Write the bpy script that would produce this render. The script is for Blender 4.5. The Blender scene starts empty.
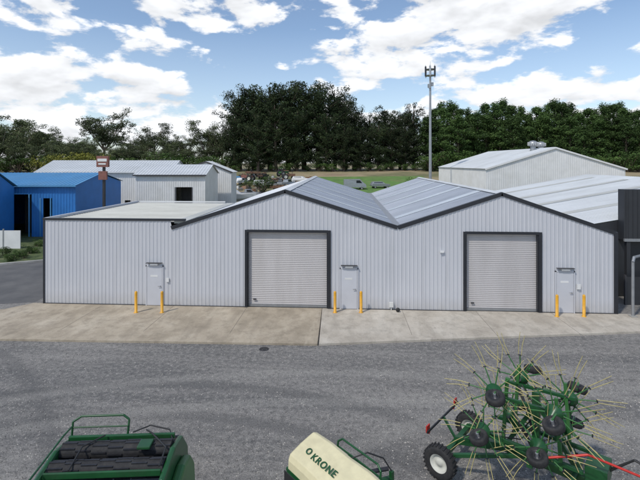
import bpy, math, random
import numpy as np
from mathutils import Vector, Matrix, noise as mnoise
R = math.radians
random.seed(7)
F=430.0; H=7.6; HOR=163.0; A=math.atan(0.055); D0=F*H/147.0
CAM=Vector((D0*math.sin(A),-D0*math.cos(A),H))
VIEW=Vector((-math.sin(A),math.cos(A),0)); RIGHT=Vector((math.cos(A),math.sin(A),0))
# site frame: metres right / ahead / up from the spot under the camera
SITE=Matrix.Translation((CAM.x,CAM.y,0))@Matrix.Rotation(A,4,'Z')
def L(x,y,z=0): return SITE@Vector((x,y,z))
scene=bpy.context.scene

# ---------------------------------------------------------------- materials
def nt(name):
    m=bpy.data.materials.new(name); m.use_nodes=True
    t=m.node_tree; b=t.nodes['Principled BSDF']; return m,t,b
def N(t,ty,**k):
    n=t.nodes.new(ty)
    for a,v in k.items(): setattr(n,a,v)
    return n
def coords(t,scale=(1,1,1),kind='Object'):
    tc=N(t,'ShaderNodeTexCoord'); mp=N(t,'ShaderNodeMapping'); mp.inputs['Scale'].default_value=scale
    t.links.new(tc.outputs[kind],mp.inputs[0]); return mp.outputs[0]
def noise(t,vec,scale,detail=6,rough=.6):
    n=N(t,'ShaderNodeTexNoise'); n.inputs['Scale'].default_value=scale; n.inputs['Detail'].default_value=detail
    n.inputs['Roughness'].default_value=rough; t.links.new(vec,n.inputs['Vector']); return n.outputs['Fac']
def ramp(t,fac,stops):
    r=N(t,'ShaderNodeValToRGB'); e=r.color_ramp.elements
    while len(e)<len(stops): e.new(.5)
    for i,(p,c) in enumerate(stops):
        e[i].position=p; e[i].color=(c[0],c[1],c[2],1) if hasattr(c,'__len__') else (c,c,c,1)
    t.links.new(fac,r.inputs[0]); return r.outputs[0]
def mix(t,fac,a,b,mode='MIX'):
    m=N(t,'ShaderNodeMix',data_type='RGBA',blend_type=mode)
    for s,v in ((0,fac),(6,a),(7,b)):
        if isinstance(v,(int,float)): m.inputs[s].default_value=v
        elif isinstance(v,tuple): m.inputs[s].default_value=(*v,1)
        else: t.links.new(v,m.inputs[s])
    return m.outputs[2]
def bump(t,b,h,strength=.3,dist=.02):
    n=N(t,'ShaderNodeBump'); n.inputs['Strength'].default_value=strength; n.inputs['Distance'].default_value=dist
    t.links.new(h,n.inputs['Height']); t.links.new(n.outputs[0],b.inputs['Normal'])
def simple(name,col,rough=.5,metal=0,var=.15,scale=3,dirt=None,stretch=(1,1,1)):
    m,t,b=nt(name); v=coords(t,stretch)
    n=noise(t,v,scale,5)
    lo=tuple(c*(1-var) for c in col); hi=tuple(min(1,c*(1+var)) for c in col)
    c=ramp(t,n,[(.3,lo),(.7,hi)])
    if dirt:
        n2=noise(t,v,scale*.4,7,.7); f=ramp(t,n2,[(.45,0),(.75,.6)]); c=mix(t,f,c,dirt)
    t.links.new(c,b.inputs['Base Color'])
    b.inputs['Roughness'].default_value=rough; b.inputs['Metallic'].default_value=metal
    return m
def m_wall():
    m,t,b=nt('wall_steel'); v=coords(t); s=coords(t,(2.2,2.2,.12)); a=noise(t,v,.35,5); g=noise(t,s,1.6,6,.65)
    c=ramp(t,a,[(.3,(.50,.51,.54)),(.7,(.55,.555,.58))])
    c=mix(t,ramp(t,g,[(.50,0),(.72,.6)]),c,(.42,.425,.44))
    sp=N(t,'ShaderNodeSeparateXYZ'); t.links.new(v,sp.inputs[0])
    mr=N(t,'ShaderNodeMapRange'); t.links.new(sp.outputs[2],mr.inputs[0]); mr.inputs['From Min'].default_value=.1; mr.inputs['From Max'].default_value=.8; mr.inputs['To Min'].default_value=.7; mr.inputs['To Max'].default_value=0
    mm=N(t,'ShaderNodeMath',operation='MULTIPLY'); t.links.new(mr.outputs[0],mm.inputs[0]); t.links.new(noise(t,v,3,5),mm.inputs[1])
    c=mix(t,mm.outputs[0],c,(.34,.31,.27))
    t.links.new(c,b.inputs['Base Color']); b.inputs['Roughness'].default_value=.5; return m
M_wall=m_wall()
M_roof=simple('roof_steel',(.32,.35,.40),.38,.15,.12,.8,(.22,.25,.29),(.35,1,1))
M_sky=simple('skylight',(.48,.53,.58),.3,0,.08,1.5,(.38,.42,.44))
M_annexroof=simple('cream_roof',(.48,.48,.44),.5,0,.10,.8,(.31,.31,.27),(.5,1,1))
M_black=simple('black_trim',(.020,.022,.028),.4)
M_roller=simple('roller_door',(.48,.46,.455),.45,0,.04,1,(.38,.36,.345),(1.5,1,.3))
M_door=simple('door_paint',(.53,.54,.575),.4,0,.03,2)
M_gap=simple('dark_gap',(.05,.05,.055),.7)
M_joint=simple('joint_sealant',(.16,.14,.12),.8)
M_yellow=simple('bollard_yellow',(.72,.36,.02),.45,0,.1,6,(.35,.2,.05))
M_white=simple('white_paint',(.70,.70,.69),.5,0,.06,1,(.55,.54,.5))
M_whiteroof=simple('white_roof',(.56,.58,.59),.45,0,.08,.6,(.42,.43,.42),(.35,1,1))
M_blue=simple('blue_steel',(.025,.17,.48),.5,0,.12,.6,(.02,.12,.32))
M_blueroof=simple('blue_roof',(.08,.27,.50),.5,0,.1,.5,(.14,.29,.44))
M_charcoal=simple('charcoal_steel',(.028,.03,.034),.5,0,.15,1)
M_galv=simple('galvanised',(.35,.36,.37),.45,.6,.1,3)
M_green=simple('machine_green',(.012,.078,.024),.35,0,.2,3,(.035,.065,.035))
M_lgreen=simple('machine_green_light',(.035,.14,.035),.38,0,.15,3,(.06,.10,.05))
M_rubber=simple('tyre_rubber',(.018,.018,.019),.8,0,.3,20,(.06,.055,.05))
M_steel=simple('dark_steel',(.05,.05,.055),.45,.5,.2,8)
M_cream=simple('cream_cover',(.66,.60,.38),.65,0,.08,4,(.48,.42,.26))
M_tine=simple('tine_yellow',(.44,.38,.16),.5,0,.2,9)
M_rim=simple('rim_cream',(.62,.62,.55),.5,0,.08,6,(.32,.30,.25))
M_red=simple('red_plastic',(.50,.03,.02),.35)
M_rust=simple('rust_sign',(.22,.09,.07),.6,0,.2,4)
M_glass=simple('dark_glass',(.02,.025,.03),.08)
M_bark=simple('bark',(.10,.075,.055),.9,0,.3,3)
M_barkpale=simple('bark_pale',(.26,.22,.18),.9,0,.3,2)
M_hose=simple('hose_black',(.02,.02,.02),.5)
M_orange=simple('rust_brown',(.22,.12,.07),.7,0,.3,2)
M_stone=simple('stone_light',(.40,.375,.34),.9,0,.25,1)
M_stoned=simple('stone_dark',(.13,.125,.12),.9,0,.25,1)

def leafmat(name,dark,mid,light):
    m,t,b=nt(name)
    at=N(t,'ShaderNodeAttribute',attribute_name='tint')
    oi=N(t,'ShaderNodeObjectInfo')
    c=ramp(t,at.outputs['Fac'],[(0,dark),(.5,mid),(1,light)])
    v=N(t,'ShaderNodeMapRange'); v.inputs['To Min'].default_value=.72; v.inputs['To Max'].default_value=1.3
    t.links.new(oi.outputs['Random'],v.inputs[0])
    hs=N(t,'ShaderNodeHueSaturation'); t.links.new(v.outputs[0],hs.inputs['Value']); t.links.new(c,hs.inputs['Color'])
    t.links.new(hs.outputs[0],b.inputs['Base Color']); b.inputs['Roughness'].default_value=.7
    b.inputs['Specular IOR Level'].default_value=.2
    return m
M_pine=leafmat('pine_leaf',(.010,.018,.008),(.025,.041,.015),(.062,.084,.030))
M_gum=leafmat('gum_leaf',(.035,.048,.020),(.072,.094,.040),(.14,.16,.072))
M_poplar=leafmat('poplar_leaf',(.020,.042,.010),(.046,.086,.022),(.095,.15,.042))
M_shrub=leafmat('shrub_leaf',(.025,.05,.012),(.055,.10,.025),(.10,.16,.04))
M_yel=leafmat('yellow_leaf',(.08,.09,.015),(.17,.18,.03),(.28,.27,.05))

# ground
def m_ground():
    m,t,b=nt('paddock'); v=coords(t)
    a=noise(t,v,.045,8,.62); g=noise(t,v,.6,6,.7)
    c=ramp(t,a,[(.36,(.11,.14,.05)),(.46,(.22,.20,.10)),(.56,(.36,.29,.17)),(.66,(.28,.21,.13))])
    c=mix(t,.5,c,ramp(t,g,[(.3,.55),(.7,1)]),'MULTIPLY')
    t.links.new(c,b.inputs['Base Color']); b.inputs['Roughness'].default_value=.95
    bump(t,b,g,.5,.1); return m
def m_grass():
    m,t,b=nt('verge_grass'); v=coords(t); g=noise(t,v,1.2,8,.7)
    c=ramp(t,g,[(.35,(.035,.055,.015)),(.5,(.07,.10,.03)),(.65,(.15,.15,.07))])
    t.links.new(c,b.inputs['Base Color']); b.inputs['Roughness'].default_value=.95; bump(t,b,g,.8,.1); return m
def m_asphalt():
    m,t,b=nt('gravel_asphalt'); v=coords(t)
    fine=noise(t,v,26,4,.9); mid=noise(t,v,6,7,.75); vs=coords(t,(.14,.5,1)); big=noise(t,vs,.9,8,.62)
    v2=coords(t,(.04,.7,1)); track=noise(t,v2,1.1,6,.6)
    c=ramp(t,big,[(.34,(.25,.24,.225)),(.5,(.34,.322,.298)),(.66,(.45,.425,.388))])
    c=mix(t,ramp(t,track,[(.46,0),(.60,.62)]),c,(.19,.187,.182))
    c=mix(t,ramp(t,mid,[(.50,0),(.64,.7)]),c,(.52,.49,.445))
    c=mix(t,ramp(t,mid,[(.34,.75),(.48,0)]),c,(.135,.132,.128))
    tc=N(t,'ShaderNodeTexCoord')
    for cx,cy,rad,w,col,k in ((-4,-24,14.5,.4,(.15,.148,.145),.7),(-4,-24,16.3,.4,(.15,.148,.145),.7),(14,-30,21,.5,(.50,.475,.43),.7),(14,-30,23,.45,(.50,.475,.43),.6),(-22,-22,17,.4,(.14,.138,.136),.7),(-22,-22,18.8,.4,(.14,.138,.136),.6),(2,-36,27.5,.4,(.5,.475,.43),.6),(2,-36,29.4,.4,(.5,.475,.43),.6)):
        s=N(t,'ShaderNodeVectorMath',operation='DISTANCE'); t.links.new(tc.outputs['Object'],s.inputs[0]); s.inputs[1].default_value=(cx,cy,0)
        ab=N(t,'ShaderNodeMath',operation='SUBTRACT'); t.links.new(s.outputs['Value'],ab.inputs[0]); ab.inputs[1].default_value=rad
        a2=N(t,'ShaderNodeMath',operation='ABSOLUTE'); t.links.new(ab.outputs[0],a2.inputs[0])
        mr=N(t,'ShaderNodeMapRange',interpolation_type='SMOOTHSTEP'); t.links.new(a2.outputs[0],mr.inputs[0]); mr.inputs['From Min'].default_value=w*.2; mr.inputs['From Max'].default_value=w; mr.inputs['To Min'].default_value=k*1.3; mr.inputs['To Max'].default_value=0
        mu=N(t,'ShaderNodeMath',operation='MULTIPLY'); t.links.new(mr.outputs[0],mu.inputs[0]); t.links.new(mid,mu.inputs[1])
        c=mix(t,mu.outputs[0],c,col)
    c=mix(t,1.0,c,ramp(t,fine,[(.36,.30),(.50,.85),(.62,1.0)]),'MULTIPLY')
    sd=ramp(t,noise(t,v,1.3,6,.75),[(.64,0),(.72,.6)]); c=mix(t,sd,c,(.12,.118,.115))
    t.links.new(c,b.inputs['Base Color']); b.inputs['Roughness'].default_value=.95; bump(t,b,fine,1.0,.04); return m
def m_road():
    m,t,b=nt('road_asphalt'); v=coords(t); f=noise(t,v,40,3,.8); g=noise(t,v,.7,6,.6)
    c=ramp(t,g,[(.3,(.085,.085,.087)),(.7,(.14,.137,.132))]); c=mix(t,.6,c,ramp(t,f,[(.3,.6),(.7,1.3)]),'MULTIPLY')
    t.links.new(c,b.inputs['Base Color']); b.inputs['Roughness'].default_value=.9; return m
def m_conc(name,c1,c2,c3):
    m,t,b=nt(name); v=coords(t); a=noise(t,v,.45,9,.62); g=noise(t,v,2.4,7,.7); f=noise(t,v,30,4,.8)
    vs=coords(t,(1.3,.35,1)); st=noise(t,vs,1.3,6,.65)
    c=ramp(t,a,[(.32,c1),(.5,c2),(.68,c3)])
    c=mix(t,ramp(t,g,[(.48,0),(.70,.55)]),c,tuple(x*.6 for x in c1))
    c=mix(t,ramp(t,st,[(.50,0),(.66,.6)]),c,tuple(x*.68 for x in c2))
    c=mix(t,ramp(t,st,[(.30,.4),(.45,0)]),c,tuple(min(.7,x*1.15) for x in c3))
    sp=ramp(t,noise(t,v,4.5,3,.6),[(.70,0),(.74,.5)]); c=mix(t,sp,c,tuple(x*.35 for x in c1))
    c=mix(t,.6,c,ramp(t,f,[(.34,.7),(.6,1.0)]),'MULTIPLY')
    t.links.new(c,b.inputs['Base Color']); b.inputs['Roughness'].default_value=.85; bump(t,b,f,.3,.01); return m
M_ground=m_ground(); M_grass=m_grass(); M_asphalt=m_asphalt(); M_road=m_road()
M_conc1=m_conc('concrete_old',(.31,.26,.19),(.43,.365,.275),(.52,.455,.355))
M_conc2=m_conc('concrete_new',(.40,.355,.29),(.50,.45,.375),(.57,.525,.45))
M_kerb=m_conc('kerb_concrete',(.3,.29,.27),(.4,.39,.36),(.48,.46,.43))

# ---------------------------------------------------------------- mesh builder
class MB:
    def __init__(s): s.v=[];s.f=[];s.m=[];s.mats=[];s.T=Matrix();s.tint=[];s.smooth=[]
    def mi(s,mat):
        if mat not in s.mats: s.mats.append(mat)
        return s.mats.index(mat)
    def add(s,vs,fs,mat,tint=.5,smooth=False):
        o=len(s.v); s.v+= [tuple(s.T@Vector(v)) for v in vs]; k=s.mi(mat)
        for f in fs: s.f.append(tuple(o+i for i in f)); s.m.append(k); s.tint.append(tint); s.smooth.append(smooth)
    def poly(s,pts,mat): s.add(pts,[tuple(range(len(pts)))],mat)
    def box(s,c,d,mat,rot=None):
        x,y,z=d[0]/2,d[1]/2,d[2]/2
        vs=[Vector((a*x,b*y,e*z)) for a in(-1,1) for b in(-1,1) for e in(-1,1)]
        if rot: vs=[rot@v for v in vs]
        vs=[v+Vector(c) for v in vs]
        s.add(vs,[(0,1,3,2),(4,6,7,5),(0,4,5,1),(2,3,7,6),(0,2,6,4),(1,5,7,3)],mat)
    def b2(s,a,b,mat): s.box(((a[0]+b[0])/2,(a[1]+b[1])/2,(a[2]+b[2])/2),(abs(b[0]-a[0]),abs(b[1]-a[1]),abs(b[2]-a[2])),mat)
    def cyl(s,p,q,r0,r1=None,mat=None,n=10,cap=True):
        r1=r0 if r1 is None else r1; p=Vector(p);q=Vector(q);d=(q-p).normalized()
        u=d.orthogonal().normalized(); w=d.cross(u)
        vs=[];
        for i in range(n):
            a=2*math.pi*i/n; e=u*math.cos(a)+w*math.sin(a); vs+= [p+e*r0,q+e*r1]
        fs=[(2*i,2*((i+1)%n),2*((i+1)%n)+1,2*i+1) for i in range(n)]
        s.add(vs,fs,mat,smooth=True)
        if cap: s.add([vs[2*i] for i in range(n)],[tuple(range(n))[::-1]],mat); s.add([vs[2*i+1] for i in range(n)],[tuple(range(n))],mat)
    def tube(s,pts,r,mat,n=8):
        for a,b in zip(pts,pts[1:]): s.cyl(a,b,r,r,mat,n)
    def beam(s,p,q,w,h,mat):
        p=Vector(p);q=Vector(q);d=q-p; l=d.length; rot=d.to_track_quat('X','Z').to_matrix()
        s.box((p+q)/2,(l,w,h),mat,rot)
    def lathe(s,c,axis,prof,mat,n=24):
        c=Vector(c);d=Vector(axis).normalized();u=d.orthogonal().normalized();w=d.cross(u);k=len(prof)
        vs=[]
        for i in range(n):
            a=2*math.pi*i/n;e=u*math.cos(a)+w*math.sin(a)
            vs+=[c+d*h+e*r for r,h in prof]
        fs=[(i*k+j,((i+1)%n)*k+j,((i+1)%n)*k+j+1,i*k+j+1) for i in range(n) for j in range(k-1)]
        s.add(vs,fs,mat,smooth=True)
    def wheel(s,c,axis,r,w,tyre,rim,n=28):
        h=w/2; ri=r*.56
        s.lathe(c,axis,[(ri,-h*.8),(r*.86,-h),(r*.97,-h*.75),(r,-h*.3),(r,h*.3),(r*.97,h*.75),(r*.86,h),(ri,h*.8),(ri,-h*.8)],tyre,n)
        s.lathe(c,axis,[(0,-h*.45),(ri*.35,-h*.5),(ri*.4,-h*.3),(ri*.8,-h*.25),(ri*.92,-h*.75),(ri*1.02,-h*.8)],rim,n)
        s.lathe(c,axis,[(0,h*.45),(ri*.35,h*.5),(ri*.4,h*.3),(ri*.8,h*.25),(ri*.92,h*.75),(ri*1.02,h*.8)],rim,n)
    def lugs(s,c,axis,r,w,mat,n=22):
        c=Vector(c);d=Vector(axis).normalized();u=d.orthogonal().normalized();q=d.cross(u)
        for i in range(n):
            a=2*math.pi*i/n;e=u*math.cos(a)+q*math.sin(a);tn=d.cross(e)
            rot=Matrix((d,tn,e)).transposed(); s.box(c+e*r,(w*.8,r*.09,r*.06),mat,rot)
    def ribs(s,O,U,V,Nn,w,l,mat,pitch=.2,rw=.05,rh=.03,base=True):
        O=Vector(O);U=Vector(U).normalized();V=Vector(V).normalized();Nn=Vector(Nn).normalized()
        if base: s.add([O,O+U*w,O+U*w+V*l,O+V*l],[(0,1,2,3)],mat)
        n=int(w/pitch)
        for i in range(n):
            x=i*pitch+pitch*.4; a=O+U*x; b=a+U*rw*.25+Nn*rh; c=a+U*rw*.75+Nn*rh; d=a+U*rw
            vs=[a,b,c,d]; vs+=[p+V*l for p in vs]
            s.add(vs,[(0,1,5,4),(1,2,6,5),(2,3,7,6),(0,3,2,1),(4,5,6,7)],mat)
    def obj(s,name,parent=None,bevel=0,mat4=None):
        me=bpy.data.meshes.new(name); me.from_pydata(s.v,[],s.f)
        for m in s.mats: me.materials.append(m)
        me.polygons.foreach_set('material_index',s.m); me.polygons.foreach_set('use_smooth',s.smooth)
        at=me.attributes.new('tint','FLOAT','FACE'); at.data.foreach_set('value',s.tint)
        me.update(); o=bpy.data.objects.new(name,me); scene.collection.objects.link(o)
        if mat4 is not None: o.matrix_world=mat4
        if parent: o.parent=parent
        if bevel:
            b=o.modifiers.new('b','BEVEL'); b.width=bevel; b.segments=2; b.limit_method='ANGLE'
        return o
def empty(name,loc=(0,0,0),rz=0):
    e=bpy.data.objects.new(name,None); scene.collection.objects.link(e)
    e.location=loc; e.rotation_euler=(0,0,rz); e.empty_display_size=.5; return e

# ---------------------------------------------------------------- terrain
def gh(x,y):
    t=min(1,max(0,(y-40)/100)); t=t*t*(3-2*t)
    r=5.4*t
    if y>60: r+= .35*mnoise.noise(Vector((x*.03,y*.03,0)))*min(1,(y-60)/30)
    return r
def build_ground():
    m=MB()
    ys=[-60,-30,0,20,35]+[40+i*5 for i in range(41)]+[300,500,900,1600,3000]
    xs=[-3000,-1500,-700,-400]+[-250+i*10 for i in range(51)]+[400,700,1500,3000]
    vs=[(x,y,gh(x,y)-.03) for y in ys for x in xs]; k=len(xs)
    m.add(vs,[(j*k+i,j*k+i+1,(j+1)*k+i+1,(j+1)*k+i) for j in range(len(ys)-1) for i in range(k-1)],M_ground,smooth=True)
    m.obj('ground')
    m=MB(); m.poly([(-60,-40,-.004),(60,-40,-.004),(60,9,-.004),(-60,9,-.004)],M_asphalt); m.obj('gravel_yard')
    m=MB()
    m.poly([L(-34,20,.001),L(-15.6,23.5,.001),L(-15.2,50,.001),L(-17.8,50,.001),L(-21.2,33.3,.001),L(-25.5,31.2,.001),L(-60,27,.001),L(-60,20,.001)],M_road)
    m.obj('side_road')
    m=MB()
    pts=[L(-60,27.0),L(-25.5,31.2),L(-21.2,33.3),L(-17.8,50)]
    for a,b in zip(pts,pts[1:]):
        m.beam(a+Vector((0,0,.04)),b+Vector((0,0,.04)),.3,.18,M_kerb)
    m.obj('kerb')
    m=MB()
    m.poly([L(-60,27.2,.06),L(-25.5,31.4,.06),L(-21.35,33.5,.06),L(-18,50,.06),L(-60,50,.06)],M_grass)
    m.obj('grass_verge')
    m=MB(); g=[]
    for j in range(9):
        for i in range(13):
            p=L(-2+i*2.6,88+j*4.5); g.append((p.x,p.y,gh(p.x,p.y)+.03))
    m.add(g,[(j*13+i,j*13+i+1,(j+1)*13+i+1,(j+1)*13+i) for j in range(8) for i in range(12)],M_shrubgrass,smooth=True); m.obj('green_paddock')
    rs=np.random.default_rng(2); n=18000
    yy=9.3+(rs.random(n)**1.25)*9.2; xx=(rs.random(n)-.5)*2*(yy*.80)
    m=MB(); ks=[m.mi(M_stone),m.mi(M_stoned)]
    ang=rs.random(n)*6.28; sz=.009+.020*rs.random(n)**3; V=[];Fc=[]
    for i in range(n):
        p=L(float(xx[i]),float(yy[i]))
        if p.y>-3.9:
            if p.y>-3.0 or rs.random()>.3: continue
        s=float(sz[i]); a=float(ang[i]); ca,sa=math.cos(a)*s,math.sin(a)*s; o=len(V)
        V+=[(p.x+ca,p.y+sa,-.003),(p.x-sa*.7,p.y+ca*.7,-.003),(p.x-ca,p.y-sa,-.003),(p.x+sa*.8,p.y-ca*.8,-.003),(p.x+ca*.2,p.y,s*.75)]
        Fc+=[(o,o+1,o+4),(o+1,o+2,o+4),(o+2,o+3,o+4),(o+3,o,o+4)]
        k=ks[0] if rs.random()<.5 else ks[1]; m.m+=[k]*4
    m.v=V;m.f=Fc;m.tint=[.5]*len(Fc);m.smooth=[False]*len(Fc); m.obj('loose_gravel')
M_shrubgrass=simple('green_grass',(.10,.20,.04),.9,0,.25,.6,(.22,.20,.09))
build_ground()
def slab(name,pts,mat,h=.09):
    m=MB(); n=len(pts)
    vs=[(p[0],p[1],h) for p in pts]+[(p[0],p[1],-.05) for p in pts]
    m.add(vs,[tuple(range(n))]+[(i,i+n,(i+1)%n+n,(i+1)%n) for i in range(n)],mat); return m.obj(name,bevel=.012)
def G(u,v,z=0):
    y=F*(H-z)/(v-HOR); return L((u-320)*y/F,y,z)
g1=G(-40,338,.09);g2=G(317.5,343.5,.09);g3=G(319,343.5,.09);g4=G(670,330,.09);g5=G(672,316.5,.09)
slab('concrete_apron',[(g1.x,g1.y),(g2.x,g2.y),(.10,.03),(-15.4,.03),(-16.2,-1.0),(-22,-2.6)],M_conc1)
slab('concrete_apron',[(g3.x,g3.y),(g4.x,g4.y),(g5.x,g5.y),(15.2,.03),(.115,.03)],M_conc2)
m=MB()
for x in (-11.5,-7.7,-3.8): m.b2((x-.008,-3.5,.091),(x+.008,-.05,.093),M_joint)
for x in (4.2,7.9,11.6): m.b2((x-.008,-3.2,.091),(x+.008,-.05,.093),M_joint)
m.obj('apron_joint')

# ---------------------------------------------------------------- main shed
prof=[(-14.8,4.62),(-7.87,4.62),(-7.86,4.25),(-1.82,6.2),(3.98,4.36),(9.2,6.1),(14.74,4.18)]
def roofz(x):
    for (a,za),(b,zb) in zip(prof,prof[1:]):
        if a<=x<=b: return za+(zb-za)*(x-a)/(b-a)
    return prof[-1][1]
doors=[(-3.8,.4,4.0),(7.4,11.0,4.0)]
LEN=24.0
def main_shed():
    root=empty('steel_shed')
    m=MB(); x=-14.8
    def zlo(x0):
        for a,b,h in doors:
            if a-1e-3<=x0<b-1e-3: return h
        return .09
    while x<14.7:
        xe=min(x+.2,14.74); lo=zlo(x)
        P=[(x,0),(x+.11,0),(x+.135,-.018),(x+.175,-.018),(xe,0)]
        P=[(min(px,14.74),py) for px,py in P]
        vs=[(px,py,lo) for px,py in P]+[(px,py,roofz(px)) for px,py in P]
        m.add(vs,[(i,i+1,i+6,i+5) for i in range(4)],M_wall)
        x=round(x+.2,4)
    m.ribs((-14.8,0,.05),(0,1,0),(0,0,1),(-1,0,0),10.5,4.55,M_wall)
    m.ribs((-7.86,LEN,.05),(0,-1,0),(0,0,1),(-1,0,0),LEN-10.5,4.15,M_wall)
    m.ribs((14.74,0,.05),(0,1,0),(0,0,1),(1,0,0),LEN,4.1,M_wall)
    m.poly([(-7.86,LEN,0),(-7.86,LEN,4.2),(-1.82,LEN,6.15),(3.98,LEN,4.3),(9.2,LEN,6.05),(14.74,LEN,4.1),(14.74,LEN,0)],M_wall)
    m.poly([(-14.8,10.5,0),(-14.8,10.5,4.5),(-7.86,10.5,4.5),(-7.86,10.5,0)],M_wall)
    m.obj('walls',root)
    m=MB()
    def slope(x0,z0,x1,z1,y0,y1,mat,sky=()):
        d=Vector((x1-x0,0,z1-z0)); l=d.length; n=Vector((-d.z,0,d.x)).normalized()
        m.ribs((x0,y0,z0),(0,1,0),d,n,y1-y0,l,mat,pitch=.25,rw=.06,rh=.03)
        for ys,w in sky:
            o=Vector((x0,ys,z0))+n*.034+d*.04
            m.add([o,o+Vector((0,w,0)),o+Vector((0,w,0))+d*.92,o+d*.92],[(0,1,2,3)],M_sky)
    sk=[(2.5,.8),(6.5,.8),(10.5,.8),(14.5,.8),(18.5,.8)]
    slope(-7.86,4.22,-1.82,6.16,.03,LEN,M_roof)
    slope(-1.82,6.16,3.98,4.32,.03,LEN,M_roof,sk)
    slope(3.98,4.32,9.2,6.06,.03,LEN,M_roof,sk)
    slope(9.2,6.06,14.74,4.14,.03,LEN,M_roof)
    slope(-14.75,4.50,-7.6,4.47,.12,10.5,M_annexroof)
    m.obj('roof',root)
    m=MB()
    for x,z in ((-1.82,6.2),(9.2,6.1)):
        for sgn in (-1,1):
            m.add([(x,.1,z+.03),(x+sgn*.25,.1,z-.05),(x+sgn*.25,LEN,z-.05),(x,LEN,z+.03)],[(0,1,2,3)],M_whiteroof)
    m.b2((3.78,.1,4.37),(4.18,LEN,4.40),M_galv)
    m.b2((-7.75,.13,4.40),(-7.15,10.5,4.52),M_annexroof)
    m.obj('ridge_caps_and_gutters',root)
    m=MB()
    for (a,za),(b,zb) in zip(prof[2:],prof[3:]):
        d=Vector((b-a,0,zb-za)); n=Vector((-d.z,0,d.x)).normalized(); o=Vector((a,0,za))
        w=.16
        q=[o-n*w,o-n*w+d,o+d+n*.03,o+n*.03]
        vs=[Vector((p.x,-.06,p.z)) for p in q]+[Vector((p.x,.14,p.z)) for p in q]
        m.add(vs,[(0,1,2,3),(7,6,5,4),(3,2,6,7),(0,4,5,1),(0,3,7,4),(1,5,6,2)],M_black)
    m.b2((-14.86,-.055,4.55),(-7.10,.12,4.66),M_black)
    m.b2((-14.88,.12,4.54),(-14.74,10.5,4.66),M_wall)
    m.b2((-14.84,10.5,4.54),(-7.9,10.6,4.64),M_white)
    m.b2((-14.84,-.045,.0),(-14.76,.08,4.54),M_black)
    m.b2((14.66,-.055,.0),(14.84,.10,4.16),M_black)
    m.obj('barge_trim',root)
    m=MB(); m.b2((-14.74,-.045,.088),(-3.92,-.03,.13),M_gap); m.b2((.56,-.045,.088),(7.28,-.03,.13),M_gap);m.b2((11.16,-.045,.088),(14.66,-.03,.13),M_gap); m.obj('base_gap_shade',root)  # dark-coloured strips stand in for the shaded gap at the wall base
    for a,b,h in doors:
        m=MB()
        z=.09; yy=.16; step=.095
        while z<h-.02:
            z2=min(z+step,h)
            m.add([(a,yy,z),(b,yy,z),(b,yy-.018,z+step*.35),(a,yy-.018,z+step*.35),(b,yy-.018,z+step*.75),(a,yy-.018,z+step*.75),(b,yy,z2),(a,yy,z2)],
                  [(0,1,2,3),(3,2,4,5),(5,4,6,7)],M_roller); z=z2
        m.b2((a,yy-.06,.088),(b,yy-.03,.2),M_galv)
        m.b2((a+.3,yy-.10,.45),(a+.45,yy-.04,.5),M_gap)
        m.obj('roller_door',root)
        m=MB()
        m.b2((a-.12,-.07,.088),(a+.0,.2,h+.12),M_black); m.b2((b,-.07,.088),(b+.16,.2,h+.12),M_black); m.b2((a,-.068,h),(b,.2,h+.13),M_black)
        m.b2((a,-.03,.088),(a+.05,.15,h),M_black) ; m.b2((b-.05,-.03,.088),(b,.15,h),M_black)
        m.obj('door_frame',root)
    for a in (-9.15,1.08,11.86):
        m=MB(); b=a+.84
        m.b2((a-.06,-.06,.088),(a,0,2.2),M_door);m.b2((b,-.06,.088),(b+.06,0,2.2),M_door);m.b2((a-.06,-.06,2.14),(b+.06,0,2.2),M_door)
        m.b2((a+.0,-.042,.092),(b,-.01,2.14),M_gap)
        m.b2((a+.012,-.05,.11),(b-.012,-.03,2.13),M_door)
        m.cyl((b-.1,-.11,1.12),(b-.1,-.05,1.12),.03,.03,M_galv); m.b2((b-.22,-.12,1.105),(b-.09,-.10,1.135),M_galv)
        m.b2((a+.2,-.056,1.60),(b-.25,-.05,1.70),M_white)
        m.b2((a+.0,-.20,2.33),(b-.0,-.03,2.355),M_gap); m.b2((a+.22,-.16,2.24),(b-.22,-.03,2.325),M_white)
        m.obj('personnel_door',root,bevel=.004)
    m=MB()
    m.b2((3.55,-.14,.25),(3.75,-.035,.5),M_white); m.cyl((3.65,-.09,.09),(3.65,-.09,.25),.025,.025,M_white)
    m.b2((12.85,-.10,1.3),(13.02,-.035,1.55),M_white); m.b2((6.1,-.12,3.05),(6.3,-.035,3.15),M_white)
    m.b2((-8.1,-.09,1.35),(-7.95,-.035,1.55),M_white)
    m.obj('wall_fittings',root)
main_shed()
m=MB(); m.lathe((3.95,-.35,.2),(0,1,0),[(.0,-.05),(.08,-.06),(.10,-.04),(.11,0),(.10,.04),(.08,.06),(0,.05)],M_hose,18); m.cyl((3.95,-.35,.09),(3.95,-.35,.3),.02,.02,M_galv); m.obj('garden_hose_reel')

def bollard(x,y):
    m=MB(); m.lathe((x,y,.085),(0,0,1),[(0,.0),(.11,.0),(.11,.015),(.07,.02),(.07,1.0),(.066,1.04),(.045,1.07),(0,1.085)],M_yellow,16)
    m.obj('bollard')
for u in (136,162,335,361,557,584):
    p=G(u,312.5 if u<400 else 316.5,.09); bollard(p.x,p.y)
def disc(name,u,v,r,mat,h=.004):
    p=G(u,v); m=MB(); m.lathe((p.x,p.y,0),(0,0,1),[(0,h),(r*.9,h),(r,h-.003),(r,-.01)],mat,24); m.obj(name)
disc('manhole_cover',264,349,.2,M_steel)

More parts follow.
